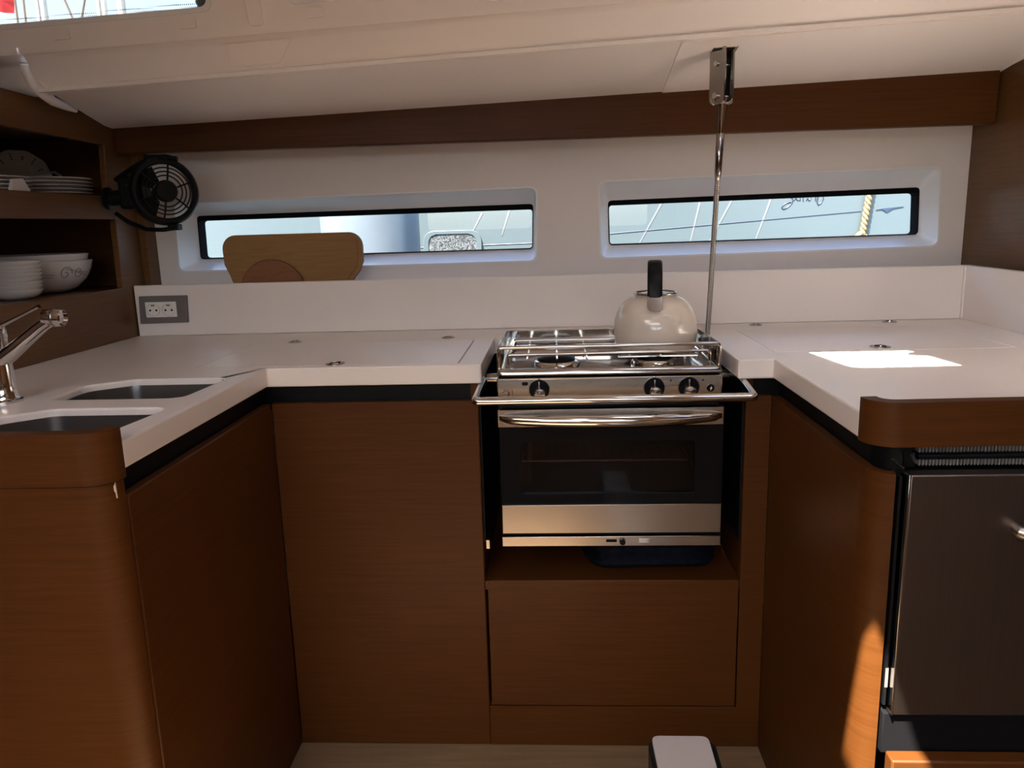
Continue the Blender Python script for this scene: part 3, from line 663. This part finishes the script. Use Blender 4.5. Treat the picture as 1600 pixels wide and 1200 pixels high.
# ================================================================== rigging rod from the deck head
rg = thing('rigging_rod', 'steel wire strut hanging from a ceiling bracket behind the cooker', 'rigging', (.385,1.87,.65))
obj('deck_plate', prism(BM(), rquad([(.362,1.850),(.418,1.850),(.418,1.892),(.362,1.892)], .006, 3), [], lambda u, v, ww: (u, v, deckz(u, v)+ww), -.004, .004), 'steel', rg, bevel=.001)
Rb = Matrix.Rotation(math.radians(38), 4, 'Z'); cen = Vector((.385,1.872,0))
def rot(bm): bmesh.ops.transform(bm, matrix=Matrix.Translation(cen) @ Rb @ Matrix.Translation(-cen), verts=bm.verts); return bm
for dx in (-.0165, .0125):
    obj('bracket_cheek', rot(prism(BM(), rquad([(1.850,.538),(1.892,.538),(1.892,.664),(1.850,.664)], [.014,.014,.002,.002], 6), [], YZ, .385+dx, .385+dx+.005)), 'rigsteel', rg, bevel=.001)
obj('tang', rot(prism(BM(), rquad([(1.862,.585),(1.882,.585),(1.882,.672),(1.862,.672)], [.008,.008,.002,.002], 5), [], YZ, .381, .389)), 'rigsteel', rg, bevel=.001)
obj('pin', rot(cyl(BM(), (.364,1.872,.624), (.408,1.872,.624), .0055, seg=16)), 'chrome', rg)
obj('pin', rot(cyl(BM(), (.362,1.872,.556), (.410,1.872,.556), .0065, seg=16)), 'chrome', rg)
obj('pin_head', rot(cyl(BM(), (.405,1.872,.556), (.411,1.872,.556), .0095, seg=18)), 'chrome', rg)
obj('toggle', rot(box(BM(), .380, .390, 1.863, 1.881, .556, .600)), 'rigsteel', rg, bevel=.002)
bm = BM(); tube(bm, [(.372+.010*math.cos(t), 1.862+.004*math.sin(t), .545+.010*math.sin(t)) for t in [2*PI*i/20*.8 for i in range(18)]], .002, 8)
obj('split_ring', bm, 'chrome', rg)
bm = BM(); tube(bm, [(.395+.012*math.cos(t), 1.856, .548+.009*math.sin(t)) for t in [PI+PI*i/14 for i in range(15)]], .0022, 8)
obj('split_ring', bm, 'chrome', rg)
rt0, rt1 = Vector((.3895,1.872,.558)), Vector((.381,2.005,-.30))
def rp(z):
    t = (z-.558)/(-.30-.558); return rt0.lerp(rt1, t)
obj('fork', tube(BM(), [rp(.555), rp(.535), rp(.515), rp(.49), rp(.478)], [.013,.012,.0085,.0066,.0062], 14), 'rigsteel', rg, smooth=60)
obj('sleeve', tube(BM(), [rp(.478), rp(.476), rp(.395), rp(.375), rp(.372)], [.006,.0088,.0084,.0065,.005], 14), 'rigsteel', rg, smooth=60)
bm = BM()
for s_ in range(6):
    pts = []
    for i in range(161):
        z = .376 - i*(.376+.06)/160; c_ = rp(z); a = 2*PI*s_/6 + i*.62
        pts.append((c_.x+.0040*math.cos(a), c_.y+.0040*math.sin(a), c_.z))
    tube(bm, pts, .0026, 5)
obj('wire_strands', bm, 'steel', rg, smooth=80)

# ================================================================== shelf unit on the left
su = thing('wall_shelf', 'open wooden crockery shelf unit in the left corner', 'shelf', (-1.4,1.8,0))
XS = -1.20
def shelf_face():
    return prism(BM(), [(1.00,.0),(2.240,.0),(2.240,.586),(2.0,.606),(1.00,.625)], [rquad([(1.10,.143),(2.122,.143),(2.127,.330),(1.10,.330)], .004, 2), rquad([(1.10,.392),(2.106,.392),(2.118,.527),(1.10,.535)], .004, 2)], YZ, XS-.018, XS)
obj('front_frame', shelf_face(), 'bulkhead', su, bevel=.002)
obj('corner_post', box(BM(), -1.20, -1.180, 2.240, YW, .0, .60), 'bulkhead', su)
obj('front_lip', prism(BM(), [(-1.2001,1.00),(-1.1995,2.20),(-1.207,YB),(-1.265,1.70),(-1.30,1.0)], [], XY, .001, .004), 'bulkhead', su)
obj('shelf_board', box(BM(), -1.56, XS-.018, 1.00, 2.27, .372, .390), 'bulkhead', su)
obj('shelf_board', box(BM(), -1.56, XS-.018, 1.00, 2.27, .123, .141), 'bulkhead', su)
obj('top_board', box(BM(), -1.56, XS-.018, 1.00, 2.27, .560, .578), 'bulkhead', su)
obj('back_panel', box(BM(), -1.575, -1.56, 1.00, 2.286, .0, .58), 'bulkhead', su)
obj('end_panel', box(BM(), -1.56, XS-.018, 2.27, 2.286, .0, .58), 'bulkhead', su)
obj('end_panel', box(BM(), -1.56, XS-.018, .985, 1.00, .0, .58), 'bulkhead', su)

# plates, bowls
def plate(x, y, z, R, label):
    t = obj('plate', lathe(BM(), [(0,.000),(R*.60,.000),(R*.62,.001),(R*.97,.0085),(R,.0095),(R*.995,.0110),(R*.96,.0105),(R*.60,.0030),(0,.0028)], (0,0,0), seg=48), 'porcelain', None, smooth=50)
    t.location = (x, y, z); return tag(t, label, 'plate', 'stacked plates on the upper shelf')
p0 = None
for i in range(5):
    lab = 'white plate in the right stack on the upper shelf, ' + ['lowest','second from the bottom','middle one','second from the top','topmost'][i]
    if p0 is None: p0 = plate(-1.352, 2.072, .3905, .116, lab)
    else: p0b = dup(p0, (.0012*(i % 2), 0, .0094*i), lab)
q0 = None
for i in range(4):
    lab = 'white plate in the left stack on the upper shelf, ' + ['lowest','second from the bottom','second from the top','topmost'][i]
    if q0 is None: q0 = plate(-1.345, 1.825, .3905, .105, lab)
    else: dup(q0, (0, .001*(i % 2), .0092*i), lab)
# standing decorated plate
st = thing('decorated_plate', 'scalloped plate with dark dots standing upright on the upper shelf', 'plate', (-1.48,2.165,.3905))
ax = Vector((.62,-.77,.14)).normalized(); cpl = Vector((-1.480,2.165,.4480)); u_, v_ = basis(ax)
R = .079
sw = lambda t: .018*math.cos(10*t)
obj('dish', lathe(BM(), [(0,-.004),(R*.58,-.004),(R*.97,.006),(R,.0085),(R*.96,.0095),(R*.60,.0),(0,.0)], cpl, ax, 72, wob=sw), 'porcelain', st, smooth=50)
bm = BM()
for k in range(14):
    t = 2*PI*k/14
    for q in range(2 + k % 2):
        rr = R*(.70+.085*q); c_ = cpl + rr*(u_*math.cos(t)+v_*math.sin(t)) + ax*(.0015+.0072*(rr/R-.60)/.36)
        lathe(bm, [(0,-.0005),(.0026,-.0005),(.0026,.0012),(0,.0014)], c_, ax, 8)
obj('dot_motif', bm, 'motif', st)
# mug beside it
mg = thing('mug', 'white mug with its handle showing beside the standing plate', 'mug', (-1.475,2.222,.3905))
# large nested bowls
def bowl(x, y, z, R, H, label, name='large_bowl', motif=None, group=None):
    t = thing(name, label, 'bowl', (x,y,z), group)
    obj('dish', lathe(BM(), [(0,.002),(R*.42,.002),(R*.45,0),(R*.52,.002),(R*.70,H*.16),(R*.86,H*.42),(R*.955,H*.75),(R,H),(R*.985,H+.001),(R*.965,H),(R*.92,H*.75),(R*.82,H*.42),(R*.66,H*.18),(R*.4,.008),(0,.007)], (x,y,z), seg=56), 'porcelain', t, smooth=60)
    if motif: motif(t, x, y, z, R, H)
    return t
def swirl(t, x, y, z, R, H):
    def surf(a, hgt):
        rr = (R*(.955+(.045)*(hgt-.75)/.25) if hgt > .75 else R*(.86+.095*(hgt-.42)/.33))*1.004
        return (x+rr*math.cos(a), y+rr*math.sin(a), z+H*hgt)
    bm = BM()
    for base in (-.42, -1.55, .7):
        pts = [surf(base+.16*math.cos(q*.6)*(1-q/16)*.9, .62+.24*math.sin(q*.6)*(1-q/16)) for q in range(15)]; tube(bm, pts, .0010, 5)
        pts = [surf(base+.30+.12*math.cos(-q*.6)*(1-q/16), .66+.20*math.sin(-q*.6)*(1-q/16)) for q in range(15)]; tube(bm, pts, .0010, 5)
        pts = [surf(base-.22-.9*q/14, .60+.16*(q/14)**2) for q in range(15)]; tube(bm, pts, .0010, 5)
        pts = [surf(base-.25-.65*q/14, .52+.14*(q/14)**2) for q in range(15)]; tube(bm, pts, .0010, 5)
    obj('scroll_motif', bm, 'motif', t)
bowl(-1.375, 2.015, .1415, .140, .084, 'large white bowl with a grey scroll print, outer of the nested pair', motif=swirl)
bowl(-1.375, 2.015, .1545, .1325, .088, 'large plain white bowl nested inside the printed bowl')
for i in range(8):
    bowl(-1.300, 1.822, .1415+.0098*i, .0605+.0006*i, .023, 'small white bowl in the stack on the lower shelf, ' + ORD[7-i] if i else 'small white bowl at the very bottom of the lower shelf stack', 'small_bowl', group='small bowls stacked on the lower shelf')
obj('cup', lathe(BM(), [(0,0),(.030,0),(.036,.02),(.040,.088),(.0385,.088),(.034,.02),(0,.006)], (-1.475,2.222,.3905), seg=28), 'porcelain', mg, smooth=60)
obj('handle', tube(BM(), [(-1.442,2.236,.468),(-1.425,2.240,.470),(-1.412,2.243,.460),(-1.420,2.241,.440),(-1.440,2.236,.430)], .0042, 8), 'porcelain', mg, smooth=60)
# small white cloth corner in front of plates
bm = BM(); prism(bm, rquad([(1.768,.3905),(1.838,.3905),(1.824,.424),(1.79,.421)], .004, 3), [], lambda u, v, ww: (-1.232-.2*(v-.39)+ww, u, v), -.010, .0)
tag(obj('napkin', bm, 'porcelain', None, bevel=.002), 'small folded white napkin at the front edge of the upper shelf', 'napkin')

# ================================================================== outlet
ol = thing('power_outlet', 'grey double power outlet plate on the white upstand', 'outlet', (-1.115,YB,.03))
pt = obj('plate', prism(BM(), [(-1.186,.036),(-1.045,.038),(-1.041,.115),(-1.182,.115)], [], XZ, YB-.008, YB), 'greyplate', ol, bevel=.002)
obj('insert', box(BM(), -1.164, -1.074, YB-.0105, YB-.006, .0545, .0980), 'whiteplastic', ol, bevel=.001)
for cx in (-1.141, -1.096):
    s = obj('socket', lathe(BM(), [(.0195,0),(.0195,.0018),(.0182,.0020),(.0175,-.0025),(0,-.0025)], (cx,YB-.0105,.0765), (0,-1,0), 32), 'whiteplastic', ol)
    obj('well', lathe(BM(), [(0,.0),(.0176,.0),(.0170,.0008),(0,.0008)], (cx,YB-.0105,.0765), (0,-1,0), 28), 'whiteplastic', s)
    for dx in (-.0092,.0092):
        obj('hole', lathe(BM(), [(0,.0006),(.0030,.0006),(.0030,.0014),(0,.0014)], (cx+dx,YB-.0105,.0745), (0,-1,0), 14), 'blackgloss', s)
    obj('earth_pin', box(BM(), cx-.005, cx+.005, YB-.0135, YB-.0105, .0865, .0905), 'greyplate', s)
# ================================================================== chopping boards
bo = [(-.925,.0125),(-.922,.140),(-.930,.165),(-.943,.195)] + [(-.945,.235)] + arc((-.905,.238), .040, .040, 180, 90, 6) + arc((-.580,.238), .040, .040, 90, 0, 6) + [(-.541,.195),(-.551,.170),(-.572,.145),(-.580,.0125)]
cbd = thing('chopping_board', 'pale bamboo chopping board standing behind the upstand under the left window', 'chopping board', (-.745,2.22,.0125))
obj('board', prism(BM(), bo, [], XZ, 2.212, 2.230), 'bamboo', cbd, bevel=.004)
obj('juice_groove', tube(BM(), [(-.553,2.2120,.255),(-.553,2.2120,.205),(-.560,2.2120,.178),(-.582,2.2120,.155),(-.590,2.2120,.10)], .0012, 6), 'redwood', cbd)
tag(obj('round_board', lathe(BM(), [(0,0),(.094,0),(.0955,.002),(.0955,.010),(.094,.012),(0,.012)], (-.803,2.209,.112), (0,-1,0), 56), 'redwood', None, bevel=0), 'dark round wooden board in front of the bamboo chopping board', 'board')
tag(obj('cutting_mat', prism(BM(), [(-.88,.0125),(-.562,.0125),(-.566,.172),(-.88,.18)], [], XZ, 2.240, 2.246), 'frame', None, bevel=.002), 'thin white cutting mat, its edge peeking out behind the bamboo board', 'mat')

# ================================================================== fan
FC = Vector((-1.022,2.06,.396)); fax = Vector((.66,-.75,.02)).normalized(); fu, fv = basis(fax)
if fv.z < 0: fv = -fv
if fu.x < 0: fu = -fu
fan = thing('fan', 'small black cabin fan mounted on the wooden corner post', 'fan', (-1.18,2.10,.36))
def fp(a, r, h): return FC + fax*h + r*(fu*math.cos(a)+fv*math.sin(a))
obj('outer_ring', lathe(BM(), [(.075,-.016),(.081,-.015),(.087,-.006),(.087,.012),(.081,.022),(.073,.023),(.069,.019),(.073,.012),(.075,-.010),(.075,-.016)], FC, fax, 48, None, False), 'blackrub', fan, smooth=50)
for r in (.060,.050,.040):
    for hh in (.026,):
        obj('grille_ring', tube(BM(), [fp(2*PI*i/40, r, hh) for i in range(40)], .0018, 6, True), 'blackrub', fan)
for k in range(6):
    a = k*PI/3+.35
    obj('grille_spoke', tube(BM(), [fp(a,.028,.028), fp(a,.05,.028), fp(a,.073,.022)], .0024, 6), 'blackrub', fan)
obj('hub', lathe(BM(), [(.024,.0),(.0285,.018),(.0285,.028),(.025,.033),(0,.034)], FC, fax, 32), 'blackrub', fan, smooth=50)
obj('motor', lathe(BM(), [(0,-.060),(.014,-.058),(.019,-.05),(.022,-.01),(0,-.01)], FC, fax, 28), 'blackrub', fan, smooth=50)
for k in range(4):
    a = k*PI/2+.8; bm = BM(); g = []
    for i in range(7):
        r = .026 + .042*i/6; row = []
        for j in range(5):
            th = a + (j/4-.5)*.85; row.append(fp(th, r, .010-.022*(j/4)))
        g.append(row)
    top = [[bm.verts.new(p) for p in row] for row in g]; bot = [[bm.verts.new(p-fax*.0016) for p in row] for row in g]
    for i in range(6):
        for j in range(4):
            bm.faces.new((top[i][j],top[i+1][j],top[i+1][j+1],top[i][j+1])); bm.faces.new((bot[i][j],bot[i][j+1],bot[i+1][j+1],bot[i+1][j]))
    if k in (1, 2): obj('blade', bm, 'blackrub', fan, smooth=60)
    else: bm.free()
obj('mount_plate', lathe(BM(), [(.030,0),(.030,.008),(.024,.012),(0,.012)], (-1.1999,2.10,.385), (1,0,0), 28), 'blackrub', fan)
obj('swivel', lathe(BM(), [(.020,0),(.020,.030),(.014,.045),(0,.046)], (-1.190,2.10,.385), (1,-.1,.05), 24), 'blackrub', fan)
obj('switch_box', box(BM(), -1.150, -1.085, 2.065, 2.115, .355, .440), 'blackrub', fan, bevel=.008)
obj('arm', tube(BM(), [(-1.175,2.09,.345),(-1.14,2.08,.322),(-1.08,2.06,.300),(-1.03,2.05,.298),(-1.00,2.06,.302)], .006, 10), 'blackrub', fan, smooth=60)
obj('arm', tube(BM(), [(-1.165,2.09,.432),(-1.12,2.08,.455),(-1.06,2.06,.478),(-1.01,2.055,.484),(-.975,2.06,.478)], .0065, 10), 'blackrub', fan, smooth=60)
obj('tilt_clip', box(BM(), -1.016, -.988, 2.045, 2.075, .296, .312), 'blackrub', fan, bevel=.003)
obj('tilt_clip', box(BM(), -1.06, -.995, 2.045, 2.075, .474, .490), 'blackrub', fan, bevel=.005)
obj('wire_clip', tube(BM(), [(-1.120,2.055,.416),(-1.093,2.055,.415)], .0018, 8), 'chrome', fan)

# ================================================================== white-topped bench end at the bottom of the frame
bn = thing('narrow_bench', 'white-topped bench end with dark sides at the bottom of the picture', 'bench', (.206,.9,ZF))
obj('top', prism(BM(), rquad([(.163,.50),(.249,.50),(.256,1.222),(.158,1.222)], [.004,.004,.014,.014], 5), [], XY, -.612, -.600), 'benchtop', bn, bevel=.004)
obj('side_trim', prism(BM(), rquad([(.155,.50),(.257,.50),(.266,1.218),(.150,1.218)], [.004,.004,.020,.020], 5), [], XY, -.650, -.606), 'blackrub', bn, bevel=.006)
obj('leg', box(BM(), .185, .230, 1.05, 1.15, ZF, -.650), 'blackrub', bn, bevel=.003)
obj('leg', box(BM(), .185, .230, .55, .65, ZF, -.650), 'blackrub', bn, bevel=.003)

# ================================================================== outside
wat = obj('harbour_water', box(BM(), -60, 60, -40, 120, -1.75, -1.70), 'water'); wat['kind'] = 'structure'
nb = thing('neighbour_boat', 'pale blue boat hull alongside, seen through the narrow windows', 'boat', (0,3.5,-1.7))
bm = BM(); g = []
prof = [(3.75,-1.8),(3.58,-1.0),(3.51,-.3),(3.50,.0),(3.50,.45),(3.505,.72),(3.53,.78),(3.60,.80),(5.6,.86)]
for i in range(25):
    x = -7 + 14*i/24; cv = .0*x
    g.append([bm.verts.new((x, y+.0006*(x-.4)**4*0 + cv, z)) for y, z in prof])
for i in range(24):
    for j in range(len(prof)-1): bm.faces.new((g[i][j],g[i+1][j],g[i+1][j+1],g[i][j+1]))
hl = obj('hull', bm, 'hull', nb)
glyphs = [[(1.012,.395),(1.005,.380),(1.019,.374),(1.032,.366),(1.038,.354),(1.029,.338),(1.014,.325),(.998,.318),(.991,.323),(.995,.334),(1.009,.344),(1.025,.347),(1.036,.344)],
 [(1.042,.354),(1.048,.365),(1.054,.356),(1.063,.355),(1.067,.367),(1.067,.353)], [(1.079,.373),(1.081,.350)],
 [(1.094,.352),(1.099,.364),(1.103,.352),(1.110,.354),(1.114,.370)], [(1.132,.351),(1.133,.370)],
 [(1.144,.372),(1.139,.346),(1.144,.332),(1.156,.339),(1.166,.359),(1.164,.372)]]
for gl in glyphs: obj('letter', tube(BM(), [(x, 3.4992, z) for x, z in gl], .0024, 6), 'blueink', nb, smooth=60)
obj('hull_line', tube(BM(), [(-.62,3.4990,.1965),(-.10,3.4990,.203),(.258,3.499,.235),(1.327,3.499,.300)], .0016, 6), 'blueink', nb)
obj('pennant_mark', prism(BM(), [(1.389,.304),(1.415,.305),(1.435,.292),(1.460,.307),(1.505,.315),(1.462,.312),(1.42,.309)], [], XZ, 3.4965, 3.4995), 'blueink', nb)
for a, b in (((.955,.40),(.880,.18)), ((.475,.36),(.375,.18)), ((.640,.36),(.600,.18)), ((.775,.36),(.680,.18)), ((-.31,.34),(-.36,.25)), ((-.185,.36),(-.225,.24))):
    obj('painted_reflection', prism(BM(), [(a[0]-.004,a[1]),(a[0]+.006,a[1]),(b[0]+.003,b[1]),(b[0]-.002,b[1])], [], XZ, 3.4985, 3.4998), 'white_out', nb)  # reflections on the hull, drawn as flat pale slivers
pf = obj('port_light', prism(BM(), rrect(-.575,-.315,.110,.268,.055), [rrect(-.552,-.338,.130,.252,.045)], XZ, 3.488, 3.500), 'hull', nb, bevel=.003)
obj('port_glass', prism(BM(), rrect(-.552,-.338,.130,.252,.045), [], XZ, 3.492, 3.498), 'speckle', pf)
fd = thing('fender', 'round grey-blue boat fender hanging outside the left window', 'fender', (-.69,2.98,-.5))
obj('body', lathe(BM(), [(0,-.55),(.06,-.53),(.13,-.46),(.175,-.38),(.185,-.30),(.185,.55),(.175,.63),(.12,.70),(.05,.73),(.03,.78),(0,.79)], (-.69,2.98,0), seg=48), 'fender', fd, smooth=60)
obj('lanyard', tube(BM(), [(-.69,2.98,.77),(-.69,2.99,1.0)], .008, 8), 'rope', fd)
bm = BM()
def rope_c(i): t = i/120; return (1.402-.068*t, 3.484+.02*max(0, 1-t*6), .80-.60*t)
for s_ in range(3):
    tube(bm, [(rope_c(i)[0]+.0075*math.cos(2*PI*s_/3+i*.50), rope_c(i)[1]+.0075*math.sin(2*PI*s_/3+i*.50), rope_c(i)[2]) for i in range(121)], .0080, 6)
tube(bm, [(1.328+.018*math.cos(t), 3.483+.010*math.sin(2*t), .190+.016*math.sin(t)) for t in [2*PI*i/18 for i in range(18)]], .012, 8, True)
tag(obj('mooring_rope', bm, 'rope', None, smooth=60), 'twisted yellow rope with a knot outside the right window', 'rope')
for x, r, lab in ((-5.62,.055,'thick white mast behind the upper left window'), (-4.93,.05,'pale mast at the middle of the upper left window'), (-4.70,.03,'slim pale mast right of the middle in the upper left window')):
    t = thing('mast', lab, 'mast', (x,9.0,-1.7), 'masts in the marina')
    obj('pole', cyl(BM(), (x,9,-1.7), (x+.05,9,12), r, r*.8, 16), 'alu', t)
    obj('track', box(BM(), x-.012, x+.012, 8.93, 8.945, 0, 11), 'alu', t)
for x, dx, lab in ((-5.904,.02,'leftmost thin rigging wire in the upper left window'), (-5.81,.04,'thin rigging wire next to the thick mast'), (-5.30,-.35,'slanting thin rigging wire right of the thick mast'), (-5.14,.35,'slanting rigging wire nearest the pale middle mast')):
    tag(obj('rigging_wire', tube(BM(), [(x-dx,9,1.6),(x,9,2.75),(x+6*dx,9,9)], .011, 6), 'greyplate'), lab, 'wire')
bm = BM(); gg = []
for i in range(9):
    x = -6.9+.82*i/8; gg.append([bm.verts.new((x+.22-.02*j, 9+.05*math.sin(i*1.2+j), 3.35-.115*j-.02*math.sin(i))) for j in range(6)])
for i in range(8):
    for j in range(5): bm.faces.new((gg[i][j],gg[i+1][j],gg[i+1][j+1],gg[i][j+1]))
tag(obj('flag', bm, 'red', None, smooth=60), 'red flag at the left end of the upper left window', 'flag')
wi = thing('deck_winch', 'small dark winch on deck at the right end of the upper left window', 'winch', (-.80,1.93,.76))
obj('drum', lathe(BM(), [(.030,-.03),(.030,.0),(.024,.012),(.022,.03),(.027,.04),(.026,.046),(0,.048)], (-.80,1.93,.775), seg=28), 'blackrub', wi, smooth=50)
obj('cap', lathe(BM(), [(.012,.046),(.012,.052),(0,.053)], (-.80,1.93,.775), seg=20), 'chrome', wi)
# side deck outside, closing the hull over the galley
sdk = struct('trim_2', prism(BM(), [(1.826,.0),(2.46,-.06),(2.46,-.04),(1.826,.02)], [], lambda u, v, x: (x, u, lip(x)+.050+v), -1.79, 1.20), 'white_out', label='outer side deck above the galley')

# unseen canvas canopy, added to block sun and give soft overhead light
sh = thing('added_sun_canopy', 'unseen cream canvas canopy added behind the camera to block and soften the sun', 'added_sun_canopy', (-.55,-1.9,ROOF+.03))
bm = BM(); g = []
for i in range(13):
    t = i/12; x = -1.75 + 2.35*t; zz = 1.38 + .16*math.sin(PI*t)
    g.append([bm.verts.new((x, -2.95+2.05*j/8, zz - (.10*((j/8-.4)/.6)**2 if j > 3 else 0))) for j in range(9)])
for i in range(12):
    for j in range(8): bm.faces.new((g[i][j],g[i+1][j],g[i+1][j+1],g[i][j+1]))
obj('canopy', bm, 'canvas', sh, smooth=60)
for y in (-2.90, -1.0):
    obj('hoop', tube(BM(), [(-1.72,y,ROOF+.03),(-1.74,y,1.30),(-1.6,y,1.36),(-.55,y,1.48 if y < -2 else 1.40),(.45,y,1.36),(.58,y,1.30),(.57,y,ROOF+.03)], .012, 8), 'chrome', sh, smooth=60)
